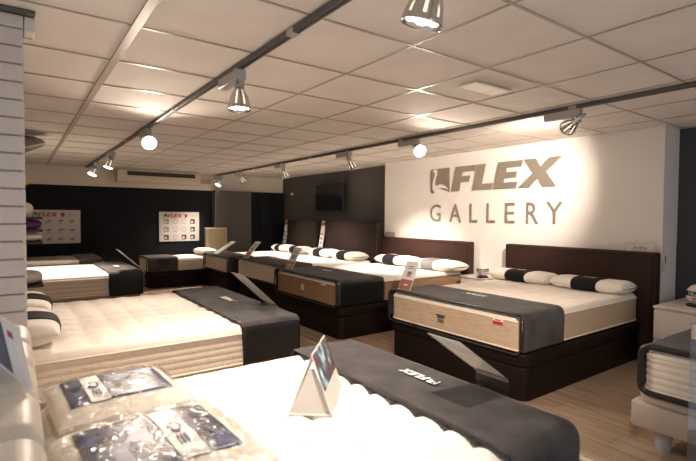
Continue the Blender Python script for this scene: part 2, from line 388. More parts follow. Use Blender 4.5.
def bed(label, x0, x1, y0, y1, ztop, hb=None, matk='brown', hbk='brown_hb', group=None, lid=.10, hbname='headboard', tuft=0, name='bed'):
    """hb = (x0,x1,y0,y1,z0,z1)"""
    root = empty(name, ((x0 + x1) / 2, (y0 + y1) / 2, 0), label, 'bed', group)
    b = MB(); loops_mesh(b, rounded_block(x0 + .012, x1, y0 + .012, y1 - .012, .0, ztop - lid - .004, .07, .012)); b.build('base_box', matk, root, smooth=False, angle=.5)
    b = MB(); loops_mesh(b, rounded_block(x0, x1, y0, y1, ztop - lid, ztop, .075, .014)); b.build('base_lid', matk, root, angle=.5)
    if hb:
        a0, a1, b0, b1, c0, c1 = hb
        m = MB(); m.box(*hb); h = m.build('headboard', hbk, root, bevel=.022, seg=4)
        # piped seam round the padded face
        s = MB(); f = a0 - .001; i = .03
        s.tube([(f, b0 + i, c0 + .02), (f, b0 + i, c1 - i), (f, b1 - i, c1 - i), (f, b1 - i, c0 + .02)], .004, 6)
        s.build('seam', hbk, h, smooth=True)
    return root

def runner(label, xa, xb, y0, y1, z, zl0, zl1, matk='runner', group=None, drop=None, logo=None, top_off=.016):
    """cloth strip over a bed: xa..xb along the bed, hanging to zl0 on side y0 and zl1 on side y1"""
    root = empty('bed_runner', ((xa + xb) / 2, (y0 + y1) / 2, z + top_off), label, 'bed runner', group)
    g = .014; r = .05; zt = z + top_off; path = []
    nlow = 8
    for k in range(nlow): path.append((y0 - g, zl0 + (zt - r - zl0) * k / nlow, 1))
    for k in range(7): a = PI / 2 * k / 6; path.append((y0 - g + r - r * math.cos(a), zt - r + r * math.sin(a), 0))
    nt = 30
    for k in range(1, nt): path.append((y0 - g + r + (y1 - y0 + 2 * g - 2 * r) * k / nt, zt, 0))
    for k in range(7): a = PI / 2 * (1 - k / 6); path.append((y1 + g - r + r * math.cos(a), zt - r + r * math.sin(a), 0))
    for k in range(1, nlow + 1): path.append((y1 + g, zt - r - (zt - r - zl1) * k / nlow, 1))
    nx = 22; vs = []; fs = []; m = len(path)
    for i in range(nx + 1):
        x = xa + (xb - xa) * i / nx
        for j, (y, zz, hang) in enumerate(path):
            w = noise.noise(Vector((x * 5, y * 4, zz * 4))); w2 = noise.noise(Vector((x * 14, y * 9, 3.3)))
            edge = .010 * noise.noise(Vector((0, y * 6, zz * 6 + 2))) if i == 0 else 0
            sgn = -1 if y < (y0 + y1) / 2 else 1
            vs.append((x + edge, y + (sgn * .006 * abs(w) if hang else 0), zz + (0 if hang else .004 * w + .0012 * w2)))
    for i in range(nx):
        for j in range(m - 1): fs.append((i * m + j, i * m + j + 1, (i + 1) * m + j + 1, (i + 1) * m + j))
    b = MB(); b.add(vs, fs)
    if drop:  # hanging sides take the shade-darkened drop material
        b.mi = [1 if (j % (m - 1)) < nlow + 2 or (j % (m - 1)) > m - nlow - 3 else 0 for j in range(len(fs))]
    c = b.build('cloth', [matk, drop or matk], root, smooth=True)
    s = c.modifiers.new('thickness', 'SOLIDIFY'); s.thickness = .006; s.offset = 1
    # satin binding along the two long edges
    for i in (0, nx):
        e = MB(); e.tube([vs[i * m + j] for j in range(m)], .006, 6)
        e.build('binding', 'runner_edge', root, smooth=True)
    if logo:
        cx, cy, d, h = logo    # d: +1 text reads from the foot (+x) side, -1 from the -x side
        b = MB(); L = h * 3.6
        ux = (0, d, 0); uy = (-d, 0, 0)
        o0 = (cx + d * h / 2, cy - d * L / 2, zt + .0125)
        flex(b, o0, ux, uy, h, .001, 0)
        emblem(b, (o0[0], o0[1] - d * h * 1.25, o0[2]), ux, uy, h, .001, 0, 1)
        b.build('logo', ['print_white', 'runner'], root)
    return root

def foot_cover(root, x, y0, y1, z0, z1, d=-1, rad=.009):
    """dark bound edge of the runner round the foot face of the mattress"""
    r = .05; P = []; x += d * .008
    a = [(y0 - .008, z0 - .006, PI), (y0 - .008, z1 + .014, PI / 2), (y1 + .008, z1 + .014, 0), (y1 + .008, z0 - .006, -PI / 2)]
    cs = [(y0 - .008 + r, z0 - .006 + r, PI * 1.5, PI), (y0 - .008 + r, z1 + .012 - r, PI, PI / 2), (y1 + .008 - r, z1 + .012 - r, PI / 2, 0), (y1 + .008 - r, z0 - .006 + r, 0, -PI / 2)]
    for cy, cz, a0, a1 in cs:
        for k in range(6):
            q = a0 + (a1 - a0) * k / 5; P.append((x, cy + r * math.cos(q), cz + r * math.sin(q)))
    b = MB(); b.tube(P, rad, 8, True); b.build('foot_binding', 'runner_edge', root, smooth=True)

def pillow(label, loc, L=.68, D=.34, T=.15, rz=PI / 2, ry=0.0, band='band', bw=.34, group=None, mark=True, seed=0, rx=0.0, boff=0.0, block=False):
    root = empty('pillow', loc, label, 'pillow', group, rot=(rx, ry, rz))
    nu, nv = 36, 20
    def pt(u, v, s, g=0.0):
        t = max(0, 1 - abs(u) ** 12) ** .45 * max(0, 1 - abs(v) ** 6) ** .5 * (1 - .22 * v * v) if block else max(0, 1 - abs(u) ** 5) ** .40 * max(0, 1 - abs(v) ** 3.6) ** .45
        pin = 1 - .07 * (abs(v) ** 2) * (1 - abs(u)) ** .5
        x = L / 2 * u * (1 - .03 * v * v); y = D / 2 * v * (1 - .10 * u * u)
        z = s * (T / 2 * t) + .006 * noise.noise(Vector((u * 3 + seed, v * 3, s)))  * t
        p = Vector((x * pin, y, z))
        if g: 
            n = Vector((0, v * .9, s * (t + .1))).normalized(); p = p + n * g
        return p + Vector((0, 0, T / 2))
    def skin(us, g):
        vs = []; fs = []; m = 2 * nv
        for u in us:
            for k in range(nv + 1): vs.append(pt(u, math.sin(PI / 2 * (-1 + 2 * k / nv)), 1, g))
            for k in range(1, nv): vs.append(pt(u, math.sin(PI / 2 * (1 - 2 * k / nv)), -1, g))
        for i in range(len(us) - 1):
            for k in range(m): fs.append((i * m + k, i * m + (k + 1) % m, (i + 1) * m + (k + 1) % m, (i + 1) * m + k))
        fs += [tuple(range(m))[::-1], tuple((len(us) - 1) * m + k for k in range(m))]
        return vs, fs
    us = [math.sin(PI / 2 * (-1 + 2 * i / nu)) for i in range(nu + 1)]
    b = MB(); b.add(*skin(us, 0)); b.build('cushion', 'pillow', root, smooth=True, local=True)
    if band:
        b = MB(); b.add(*skin([boff - bw + 2 * bw * i / 10 for i in range(11)], .005)); s = b.build('sleeve', band, root, smooth=True, local=True)
        if mark:
            b = MB(); h = .035; zt = pt(0, 0, 1, .007).z
            # wordmark, reads from the foot of the bed
            flex(b, (boff * L / 2 - h * 1.8, -.05, zt + .0005), (1, 0, 0), (0, 1, 0), h, .001)
            b.build('logo', 'print_white', s, local=True)
    return root

def tag_print(parent, x, d, yc, zc, w, h, rows):
    """little printed patch on a foot face (plane x, facing d)"""
    b = MB()
    for (y0, y1, z0, z1, k) in rows:
        b.box(min(x, x + d * .002), max(x, x + d * .002), yc + y0 * w, yc + y1 * w, zc + z0 * h, zc + z1 * h, k)
    return b

BG = 'brown beds with headboards along the right wall'
# --- R1 : bed under the wall sign
bed('dark brown storage bed with headboard nearest the GALLERY wall sign end', 2.99, 4.92, 1.93, 3.43, .355, hb=(4.93, 5.034, 1.83, 3.50, 0.0, 1.03), group=None)
m1 = mattress('tan-sided cream mattress on the nearest brown bed by the right wall', 2.985, 4.91, 1.97, 3.41, .357, .632, 'cream', 'side_wood', 2, .010, .19, rib_amp=.003)
b = MB(); xx = 2.978
b.box(xx - .002, xx, 2.70, 2.80, .50, .512); b.box(xx - .002, xx, 2.71, 2.79, .483, .494)
for k in range(2): b.box(xx - .002, xx, 2.715, 2.785, .462 - k * .016, .470 - k * .016)
b.build('printed_label', 'ink', m1)
b = MB(); b.box(xx - .003, xx - .0003, 2.12, 2.21, .542, .588, 0); b.box(xx - .005, xx - .003, 2.12, 2.21, .542, .566, 1); b.box(xx - .0055, xx - .003, 2.14, 2.19, .572, .580, 1)
o = b.build('brand_tag', ['print_white', 'red'], m1); o['label'] = 'red and white brand tag'
r1 = runner('charcoal runner across the nearest brown bed by the right wall', 2.99, 3.53, 1.97, 3.41, .632, .37, .40, logo=(3.36, 2.66, -1, .05))
foot_cover(r1, 2.975, 1.97, 3.41, .357, .632)
pillow('banded pillow nearer the right end of the GALLERY wall headboard, right of its pair', (4.70, 2.32, .632), .74, .36, .125, rz=-PI / 2, rx=.0, seed=1, bw=.36, block=True)
pillow('banded pillow left of its pair on the nearest brown bed by the right wall', (4.70, 3.09, .632), .74, .36, .125, rz=-PI / 2, seed=2, bw=.36, block=True)
# --- mid1
bed('dark brown storage bed standing second from the right along the headboard wall', 2.85, 4.92, 4.10, 5.62, .355, hb=(4.93, 5.034, 4.05, 6.0, 0, 1.025))
m2 = mattress('brown-sided mattress on the second bed from the right along the headboard wall', 2.85, 4.91, 4.14, 5.60, .357, .632, 'white_tick', 'side_brown', 2, .010, .19, fine=.8, rib_amp=.003, piping='side_brown')
b = MB(); xx = 2.842
b.box(xx - .002, xx, 4.89, 4.915, .455, .525); b.box(xx - .002, xx, 4.85, 4.875, .455, .525); b.box(xx - .002, xx, 4.85, 4.915, .485, .495)
b.build('printed_label', 'print_white', m2)
b = MB(); b.box(xx - .003, xx - .0003, 4.36, 4.46, .555, .585, 0); b.box(xx - .005, xx - .003, 4.36, 4.46, .555, .570, 1)
b.build('brand_tag', ['print_white', 'red'], m2)
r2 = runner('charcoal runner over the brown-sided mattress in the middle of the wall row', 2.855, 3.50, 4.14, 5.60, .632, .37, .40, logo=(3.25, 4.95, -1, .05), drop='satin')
foot_cover(r2, 2.84, 4.14, 5.60, .357, .632)
pillow('pillow with a pale grey sleeve against the second headboard from the right', (4.70, 4.38, .632), .80, .36, .145, rz=-PI / 2, band='pillow_grey', mark=False, seed=3, boff=-.2, bw=.3)
pillow('pillow with a black sleeve beside the grey-sleeved pillow', (4.70, 5.21, .632), .80, .36, .145, rz=-PI / 2, seed=4, boff=-.12)
# --- mid2
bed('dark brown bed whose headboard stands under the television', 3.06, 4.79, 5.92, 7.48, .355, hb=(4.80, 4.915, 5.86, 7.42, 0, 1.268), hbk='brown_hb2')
mattress('cream-sided mattress on the bed whose headboard is under the television', 3.06, 4.785, 5.94, 7.46, .357, .625, 'white_tick', 'side_pale', 2, .009, .19, fine=.7, rib_amp=.003)
r3 = runner('charcoal runner on the bed whose headboard is under the television', 3.065, 3.62, 5.94, 7.46, .625, .37, .40)
foot_cover(r3, 3.05, 5.94, 7.46, .357, .625)
pillow('black-sleeved pillow in front of the headboard under the television, right one', (4.56, 6.30, .625), .74, .36, .145, rz=-PI / 2, mark=False, seed=5)
pillow('black-sleeved pillow in front of the headboard under the television, left one', (4.56, 7.06, .625), .74, .36, .145, rz=-PI / 2, mark=False, seed=6)
# --- mid3
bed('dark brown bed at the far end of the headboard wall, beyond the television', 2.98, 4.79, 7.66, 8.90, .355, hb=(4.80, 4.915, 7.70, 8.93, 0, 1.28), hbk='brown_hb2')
mattress('beige-sided mattress on the farthest bed along the headboard wall', 2.98, 4.785, 7.68, 8.88, .357, .62, 'white_tick', 'side_pale', 2, .009, .19, fine=.6, rib_amp=.003)
r4 = runner('charcoal runner on the farthest bed along the headboard wall', 2.985, 3.45, 7.68, 8.88, .62, .36, .40)
foot_cover(r4, 2.97, 7.68, 8.88, .357, .62)
pillow('black-sleeved pillow right of its pair on the farthest bed along the headboard wall', (4.56, 7.97, .62), .60, .36, .145, rz=-PI / 2, mark=False, seed=7)
pillow('black-sleeved pillow left of its pair on the farthest bed along the headboard wall', (4.56, 8.60, .62), .60, .36, .145, rz=-PI / 2, mark=False, seed=8)
# --- R5 single bed in the back corner, beige headboard
bed('dark brown single bed in the back corner with a beige framed headboard', 1.96, 3.50, 8.98, 9.72, .30, hb=None)
root = empty('headboard', (3.60, 9.4, 0), 'beige framed headboard standing in the back corner against the charcoal pillar', 'headboard')
b = MB(); b.box(3.30, 3.74, 9.735, 9.79, 0, 1.07); b.build('panel', 'hb_beige', root, bevel=.01)
b = MB(); b.box(3.285, 3.34, 9.705, 9.795, 0, 1.09); b.box(3.70, 3.755, 9.705, 9.795, 0, 1.09); b.box(3.34, 3.70, 9.705, 9.795, 1.03, 1.09); b.build('frame', 'hb_beige', root, bevel=.008)
mattress('white mattress on the single bed in the back corner', 1.96, 3.50, 9.0, 9.70, .302, .55, 'white_tick', 'side_pale', 3, .008, .19, fine=.6)
r5 = runner('dark grey runner at the foot of the single bed in the back corner', 1.97, 2.50, 9.0, 9.70, .55, .31, .31)
foot_cover(r5, 1.95, 9.0, 9.70, .302, .55)
pillow('small white pillow at the head of the back corner single bed', (3.15, 9.36, .55), .60, .34, .14, rz=-PI / 2, band=None, seed=9)
# --- left row
# front bed
bed('front bed with a thick cream channelled headboard at the left edge', .06, 1.57, .84, 2.14, .36, matk='taupe_base')
root = empty('headboard', (-.05, 1.5, 0), 'thick cream padded headboard of the front bed at the left edge', 'headboard')
b = MB()
yy = [.55 + .283 * k for k in range(7)]
for a, c in zip(yy[:-1], yy[1:]): b.box(-.13, .045, a + .001, c - .001, .0, .93)
b.build('padding', 'hb_cream', root, bevel=.05, seg=6)
mf = mattress('tufted white mattress of the front bed in the foreground', .06, 1.58, .82, 2.16, .362, .62, 'white_tick', 'side_cream', 4, .032, .135, fine=1.6)
rf = runner('charcoal plush runner at the foot of the foreground bed', 1.20, 1.565, .82, 2.16, .62, .40, .45, logo=(1.435, 1.475, 1, .045), top_off=.026)
# B2
bed('second left bed, hidden base under a deep cream mattress', -.34, 1.64, 2.90, 4.50, .36, matk='taupe_base')
mb2 = mattress('deep cream quilted mattress of the second bed on the left', -.34, 1.66, 2.86, 4.52, .362, .625, 'cream', 'side_cream', 5, .026, .17, fine=1.3, rib_amp=.0028)
b = MB()
for k in range(2): b.lathe([(.0, 0), (.014, .001), (.014, .006), (.0, .008)], 12, c=(0, 0, 0))
rb = runner('charcoal runner with a drop darkened as shaded on the second left bed', 1.21, 1.63, 2.86, 4.52, .625, .375, .45, drop='satin', logo=(1.44, 3.75, 1, .05), top_off=.023)
pillow('banded pillow nearer the front on the second left bed beside the brick pillar', (-.02, 3.26, .637), .66, .46, .14, rz=PI / 2, seed=10, boff=-.12, bw=.38, block=True)
pillow('banded pillow behind its pair on the second left bed beside the brick pillar', (-.02, 4.02, .637), .66, .46, .14, rz=PI / 2, seed=11, boff=-.12, bw=.38, block=True)
# B3
bed('third left bed with a plain pale base', -.62, 1.31, 6.32, 7.72, .36, matk='taupe_base')
mattress('white ribbed mattress of the third left bed', -.62, 1.33, 6.28, 7.76, .362, .63, 'white_tick', 'side_pale', 4, .010, .19, fine=.7)
runner('charcoal runner, drop darkened as shaded, hanging over the near side of the third left bed', .93, 1.31, 6.28, 7.76, .63, .36, .42, drop='satin', logo=(1.12, 7.0, 1, .05))
# B4
bed('farthest left bed against the charcoal back wall', -.70, 1.18, 8.66, 9.80, .36, matk='taupe_base')
mattress('greige mattress of the farthest left bed against the charcoal back wall', -.70, 1.20, 8.64, 9.82, .362, .61, 'side_grey', 'side_grey', 3, .006, .19, fine=.6, piping='side_grey')
runner('charcoal runner at the foot of the farthest left bed', .85, 1.18, 8.64, 9.82, .61, .36, .40)
# R0
root = bed('beige upholstered bed with grey plastic feet at the right edge', 2.99, 4.5, -.25, 1.20, .335, matk='taupe_base', lid=.062)
for ch in list(root.children):
    if ch.name.startswith('base_box'):
        bpy.data.objects.remove(ch)
b = MB(); loops_mesh(b, rounded_block(2.97, 4.5, -.27, 1.225, .13, .272, .03, .008)); b.build('base_box', 'taupe_base', root, angle=.5)
for (x, y) in ((3.07, 1.08), (3.07, -.12), (4.38, 1.08), (4.38, -.12)):
    b = MB(); b.lathe([(.035, 0), (.055, .131)], 20, c=(x, y, 0), capb=True, capt=True); o = b.build('leg', 'leg_grey', root, angle=.5)
m0 = mattress('cream ribbed mattress with charcoal binding at the right edge', 3.0, 4.5, -.23, 1.17, .337, .60, 'cream', 'side_pale', 5, .010, .19, rib_amp=.006)
r0 = runner('charcoal runner with a rounded binding on the bed at the right edge', 3.01, 3.75, -.23, 1.17, .60, .36, .36)
foot_cover(r0, 2.99, -.225, 1.168, .345, .60, rad=.017)

# ------------------------------------------------------------------ wall sign
root = empty('wall_sign', (5.05, 3.9, 1.3), 'large taupe FLEX GALLERY lettering with swan emblem on the white wall', 'sign')
U = (0, -1, 0); V = (0, 0, 1)
b = MB(); h = .34
for i, (off, pts) in enumerate(FL):
    bb = MB(); bb.poly([((off + u) * 1.345 * h + .24 * v * h, v * h) for u, v in pts], (5.048, 4.48, 1.72), U, V, .018); bb.build('letter', 'logo', root)
b = MB(); emblem(b, (5.048, 4.885, 1.70), U, V, .36, .014, 0, 1, 1.02); b.build('emblem', ['logo', 'white_wall'], root)
x = 0
ws = {'G': .21, 'A': .21, 'L': .13, 'E': .14, 'R': .16, 'Y': .20}
starts = [0, .38, .74, 1.02, 1.30, 1.60, 1.86]
for ch, sx in zip('GALLERY', starts):
    text_obj('letter', ch, (5.048, 4.89 - sx, 1.285), U, V, .255, .012, 'logo', root, width=ws[ch])

# ------------------------------------------------------------------ lighting tracks and spotlights
def track(label, x, y0, y1):
    root = empty('lighting_track', (x, (y0 + y1) / 2, CEIL), label, 'lighting track')
    b = MB(); b.box(x - .018, x + .018, y0, y1, CEIL - .034, CEIL - .005); b.build('rail', 'track', root, bevel=.002)
    b = MB(); b.box(x - .006, x + .006, y0 + .01, y1 - .01, CEIL - .0355, CEIL - .0342); b.build('slot', 'black', root)
    y = y0 + 1.75
    while y < y1 - .5:
        b = MB(); b.box(x - .021, x + .021, y - .03, y + .03, CEIL - .037, CEIL - .005); y += 2.0
        b.build('joiner', 'grey_plastic', root, bevel=.002)
    return root
T1X, T2X = 1.08, 3.60
track('dark lighting track on the left running over the left beds', T1X, .2, 9.7)
track('dark lighting track on the right running past the white sign wall', T2X, .2, 9.92)

def meshes_for_lamp():
    d = {}
    n = 32
    prof = [(.026, 0), (.031, -.012), (.045, -.034), (.055, -.060), (.061, -.084), (.065, -.104), (.0675, -.116), (.0695, -.119), (.0695, -.126)]
    b = MB(); b.lathe(prof, n, skip=lambda j, k: 1 <= j <= 4 and (k % 4) in (0,))
    b.lathe([(.026, 0), (.0, .001)], n)
    o = b.build('shade', 'chrome', smooth=True); s = o.modifiers.new('t', 'SOLIDIFY'); s.thickness = .003; s.offset = -1
    d['shade'] = o
    b = MB(); b.lathe([(.016, -.004), (.022, -.03), (.040, -.06), (.055, -.095), (.060, -.106)], n, capb=False); d['bulb'] = b.build('bulb', 'bulb_body', smooth=True)
    b = MB(); b.lathe([(.0595, -.106), (.04, -.110), (.0, -.112)], n); d['face'] = b.build('lens', 'bulb', smooth=True)
    b = MB(); b.box(-.030, .030, -.012, .012, -.02, .10); b.box(-.012, .012, -.030, .030, .0, .03); d['neck'] = b.build('neck', 'grey_plastic', bevel=.006)
    b = MB(); b.box(-.030, .030, -.035, .27, -.098, -.036); d['adapter'] = b.build('adapter_box', 'grey_plastic', bevel=.008)
    b = MB(); b.lathe([(.010, -.118), (.010, -.095)], 12, capb=True, capt=True); b.lathe([(.018, -.122), (.022, -.115), (.018, -.106)], 12, capb=True, capt=True); d['pivot'] = b.build('pivot', 'black', angle=.5)
    for o in d.values(): C.objects.unlink(o)
    return d
LM = meshes_for_lamp()
def spot(label, x, y, target, power, neck=True, size=60, blend=1.0, drop=.115):
    root = empty('track_spotlight', (x, y, CEIL), label, 'spotlight', 'track spotlights')
    def inst(k, parent, loc=(0, 0, 0), q=None):
        o = LM[k].copy(); C.objects.link(o); o.parent = parent; o.location = loc
        if q: o.rotation_mode = 'QUATERNION'; o.rotation_quaternion = q
        return o
    inst('adapter', root); inst('pivot', root)
    piv = Vector((0, -.0, -drop)); d = (Vector(target) - (Vector((x, y, CEIL)) + piv)).normalized()
    q = Vector((0, 0, -1)).rotation_difference(d)
    nk = inst('neck', root, piv, q)
    base = piv + d * .02
    inst('shade', root, base, q); bu = inst('bulb', root, base, q)
    inst('face', bu)
    li = bpy.data.lights.new('spot_beam', 'SPOT'); li.energy = power; li.color = (1.0, .82, .67); li.spot_size = math.radians(size); li.spot_blend = blend; li.shadow_soft_size = .045
    lo = bpy.data.objects.new('spot_beam', li); C.objects.link(lo); lo.parent = root; lo.location = base + d * .135; lo.rotation_mode = 'QUATERNION'; lo.rotation_quaternion = q
    return root
SPOTS = [
    ('chrome spotlight nearest the camera, cut by the top edge', T1X, 1.045, (.92, 1.46, .6), 105, 80),
    ('chrome spotlight hanging straight down on the left track', T1X, 2.60, (1.05, 2.50, .5), 120, 95),
    ('glowing spotlight third along the left track, facing the camera', T1X, 4.90, (.90, 3.3, 1.25), 150, 125),
    ('spotlight second from the far end of the left track', T1X, 7.03, (.55, 6.75, .6), 420, 80),
    ('spotlight at the far end of the left track', T1X, 8.55, (.35, 8.0, .6), 110, 80),
    ('spotlight seen from behind, nearest on the right track', T2X, 1.92, (5.05, 4.0, 1.62), 270, 84),
    ('glowing spotlight on the right track by the left end of the white wall', T2X, 3.72, (3.05, 2.5, 1.5), 90, 125),
    ('spotlight on the right track above the second headboard from the right', T2X, 4.98, (4.5, 4.95, .62), 300, 80),
    ('spotlight on the right track just left of the television', T2X, 6.83, (4.3, 6.8, .62), 260, 80),
    ('spotlight on the right track second from the back wall', T2X, 8.58, (4.2, 8.2, .6), 180, 80),
    ('spotlight at the back end of the right track near the air conditioner', T2X, 9.70, (2.75, 9.35, .55), 330, 80),
    ('added out-of-view spotlight on the left track by the camera position', T1X, .30, (2.95, 2.6, .4), 260, 62),  # added unseen lamp, brightens the foot face of the nearest wall bed
]
for lab, x, y, t, p, sz in SPOTS: spot(lab, x, y, t, p, size=sz, drop=.135 if y == 1.045 else .125)

# ------------------------------------------------------------------ posters, television, air conditioner
def poster(label, x0, x1, z0, z1, dark):
    root = empty('poster', ((x0 + x1) / 2, 9.99, z0), label, 'poster', 'wall posters')
    y = 9.985
    b = MB(); b.box(x0, x1, y, 9.9995, z0, z1); b.build('board', 'poster', root)
    W = x1 - x0; H = z1 - z0; b = MB(); U = (1, 0, 0); V = (0, 0, 1); yy = y - .0002
    h = .075
    flex(b, (x0 + .20 * W, yy, z1 - .12), U, V, h, .001, 0, 1.1)
    emblem(b, (x0 + .10 * W, yy, z1 - .12), U, V, h, .001, 1, 2)
    b.poly([(.035 * math.cos(a * PI / 8), .035 * math.sin(a * PI / 8)) for a in range(16)], (x0 + .66 * W, yy, z1 - .08), U, V, .001, 0)
    b.poly([(-.01, -.03), (.014, -.03), (-.004, -.06), (-.02, -.055)], (x0 + .66 * W, yy, z1 - .08), U, V, .001, 0)
    for k in range(2): b.box(x0 + .76 * W, x0 + .93 * W, yy - .001, yy, z1 - .075 - k * .03, z1 - .068 - k * .03, 3)
    b.build('heading', ['red', 'navy', 'poster', 'mid_ink'], root)
    for r in range(3):
        for c in range(4):
            cx = x0 + W * (.17 + .22 * c); cz = z1 - .20 - .165 * r
            b = MB(); w = .05; kind = (r * 4 + c) % 5
            if dark:
                if c in (1, 2) and r < 2 or (c == 1): 
                    ring = [(w * math.cos(a * PI / 10), w * math.sin(a * PI / 10)) for a in range(20)]
                    b.poly(ring, (cx, yy, cz), U, V, .001, 1); b.poly([(u * .8, v * .8) for u, v in ring], (cx, yy - .001, cz), U, V, .001, 2)
                else:
                    b.poly([(-w, -w), (w, -w), (w, w), (-w, w)], (cx, yy, cz), U, V, .001, 0 if c == 3 or r == 2 else 1)
                    b.poly([(-.8 * w, -.6 * w), (.1 * w, -.7 * w), (.3 * w, .1 * w), (-.5 * w, .4 * w)], (cx, yy - .001, cz), U, V, .001, 2)
            else:
                b.poly([(-w, -.3 * w), (.2 * w, -.5 * w), (w, .1 * w), (.8 * w, .5 * w), (-.2 * w, .2 * w)], (cx, yy, cz), U, V, .001, 1)
                b.box(cx - .8 * w, cx + .6 * w, yy - .001, yy, cz - w, cz - .85 * w, 1)
            b.build('picture', ['ink', 'mid_ink', 'poster'], root)
    return root
poster('white printed poster with red heading and dark pictures, right one on the back wall', 2.41, 3.23, .81, 1.425, True)
poster('white printed poster with red heading and line drawings, left one behind the pillar', .17, 1.0, .825, 1.44, False)

root = empty('television', (5.2, 7.78, 1.45), 'black flat television on the charcoal wall above the headboards', 'television')
b = MB(); b.box(5.12, 5.165, 7.28, 8.28, 1.455, 2.01); b.build('casing', 'black', root, bevel=.008)
b = MB(); b.box(5.117, 5.121, 7.305, 8.255, 1.49, 1.985); b.build('screen', 'screen', root)
b = MB(); b.box(5.166, 5.2495, 7.6, 7.96, 1.6, 1.9); b.build('wall_mount', 'black', root)
b = MB(); b.tube([(5.244, 7.70, 1.9), (5.244, 7.70, CEIL - .003)], .006, 6); b.build('cable', 'black', root)
b = MB(); b.box(5.21, 5.25, 9.45, 9.52, 1.84, 1.89); tag(b.build('motion_sensor', 'cream_plastic', bevel=.006), 'tiny cream sensor high in the corner left of the television', 'sensor')

root = empty('air_conditioner', (2.38, 9.8, 2.05), 'cream air conditioner with a dark outlet under the ceiling at the back', 'air conditioner')
b = MB(); b.box(1.58, 3.17, 9.68, 9.969, 1.99, CEIL - .006); b.build('body', 'cream_plastic', root, bevel=.03, seg=4)
b = MB(); b.box(1.76, 3.05, 9.672, 9.69, 2.10, 2.20); b.build('outlet', 'black', root)
b = MB(); b.box(1.72, 3.09, 9.664, 9.679, 2.216, 2.235); b.box(1.72, 3.09, 9.664, 9.679, 2.10, 2.122); b.box(1.72, 1.757, 9.664, 9.679, 2.10, 2.235); b.box(3.053, 3.09, 9.664, 9.679, 2.10, 2.235); b.build('outlet_frame', 'cream_plastic', root, bevel=.003)
b = MB()
b.slab((1.77, 9.668, 2.165), (3.04, 9.668, 2.165), (3.04, 9.69, 2.18), (1.77, 9.69, 2.18), .003); b.build('louvre', 'track', root)
root = empty('vent_grille', (3.33, 9.96, 2.08), 'small beige vent plate beside the air conditioner', 'vent')
b = MB(); b.box(3.20, 3.50, 9.955, 9.9695, 2.03, 2.15); b.build('plate', 'cream_plastic', root, bevel=.004)
b = MB()
for k in range(5): b.box(3.22, 3.48, 9.95, 9.956, 2.045 + k * .02, 2.053 + k * .02)
b.build('slat', 'hb_beige', root)
root = empty('ceiling_light', (2.63, 2.06, CEIL), 'small rectangular diffuser plate in the ceiling at upper right', 'ceiling light')
b = MB(); b.box(2.44, 2.83, 1.97, 2.14, CEIL - .012, CEIL - .0045); b.build('frame', 'tile', root, bevel=.003)
b = MB(); b.box(2.46, 2.70, 1.985, 2.125, CEIL - .014, CEIL - .0115); b.box(2.71, 2.81, 1.985, 2.125, CEIL - .014, CEIL - .0115); b.build('diffuser', 'lit_panel', root)

# ------------------------------------------------------------------ price cards on the wall row
def price_card(label, x, y, z, w, h, lean, low, group='leaning price cards on the beds', pic=True):
    root = empty('price_card', (x, y, z), label, 'price card', group)
    dx = lean; t = .004
    def pt(a, b): return Vector((x + dx * b, y - a * w, z + h * b))
    def patch(mb, a0, a1, b0, b1, mi, e=0.0):
        n = Vector((-h, 0, dx)).normalized() * e
        mb.slab(pt(a0, b0) + n, pt(a1, b0) + n, pt(a1, b1) + n, pt(a0, b1) + n, .0008, mi)
    b = MB(); b.slab(pt(0, 0), pt(1, 0), pt(1, 1), pt(0, 1), .003); b.build('sheet', 'paper', root)
    b = MB(); patch(b, .03, .97, .02, .36, 0, .0014)
    if pic: patch(b, .35, .68, .52, .64, 1, .0014); patch(b, .35, .68, .46, .51, 2, .0014)
    patch(b, .3, .7, .80, .83, 1, .0014); patch(b, .25, .75, .74, .76, 1, .0014)
    patch(b, .35, .68, .16, .20, 3, .0026)
    b.build('print', [low, 'mid_ink', 'orange', 'print_white'], root)
    b = MB(); p0, p1 = pt(0, 1), pt(0, 0)
    b.slab(pt(.15, .0) + Vector((.002, 0, 0)), pt(.85, 0) + Vector((.002, 0, 0)), Vector((x + .075, y - .85 * w, z)), Vector((x + .075, y - .15 * w, z)), .0015)
    b.build('stand', 'acrylic', root)
    return root
price_card('price card with a rust red foot on the nearest bed by the right wall', 3.03, 3.36, .652, .17, .27, .12, 'rust')
price_card('price card with an ochre foot on the brown-sided mattress', 2.94, 5.54, .652, .20, .28, .16, 'orange')
price_card('price card with an ochre foot on the bed whose headboard is under the television', 3.14, 7.42, .645, .22, .27, .24, 'orange')
price_card('pale price card on the farthest bed along the headboard wall', 3.06, 8.62, .64, .22, .22, .36, 'paper', pic=False)

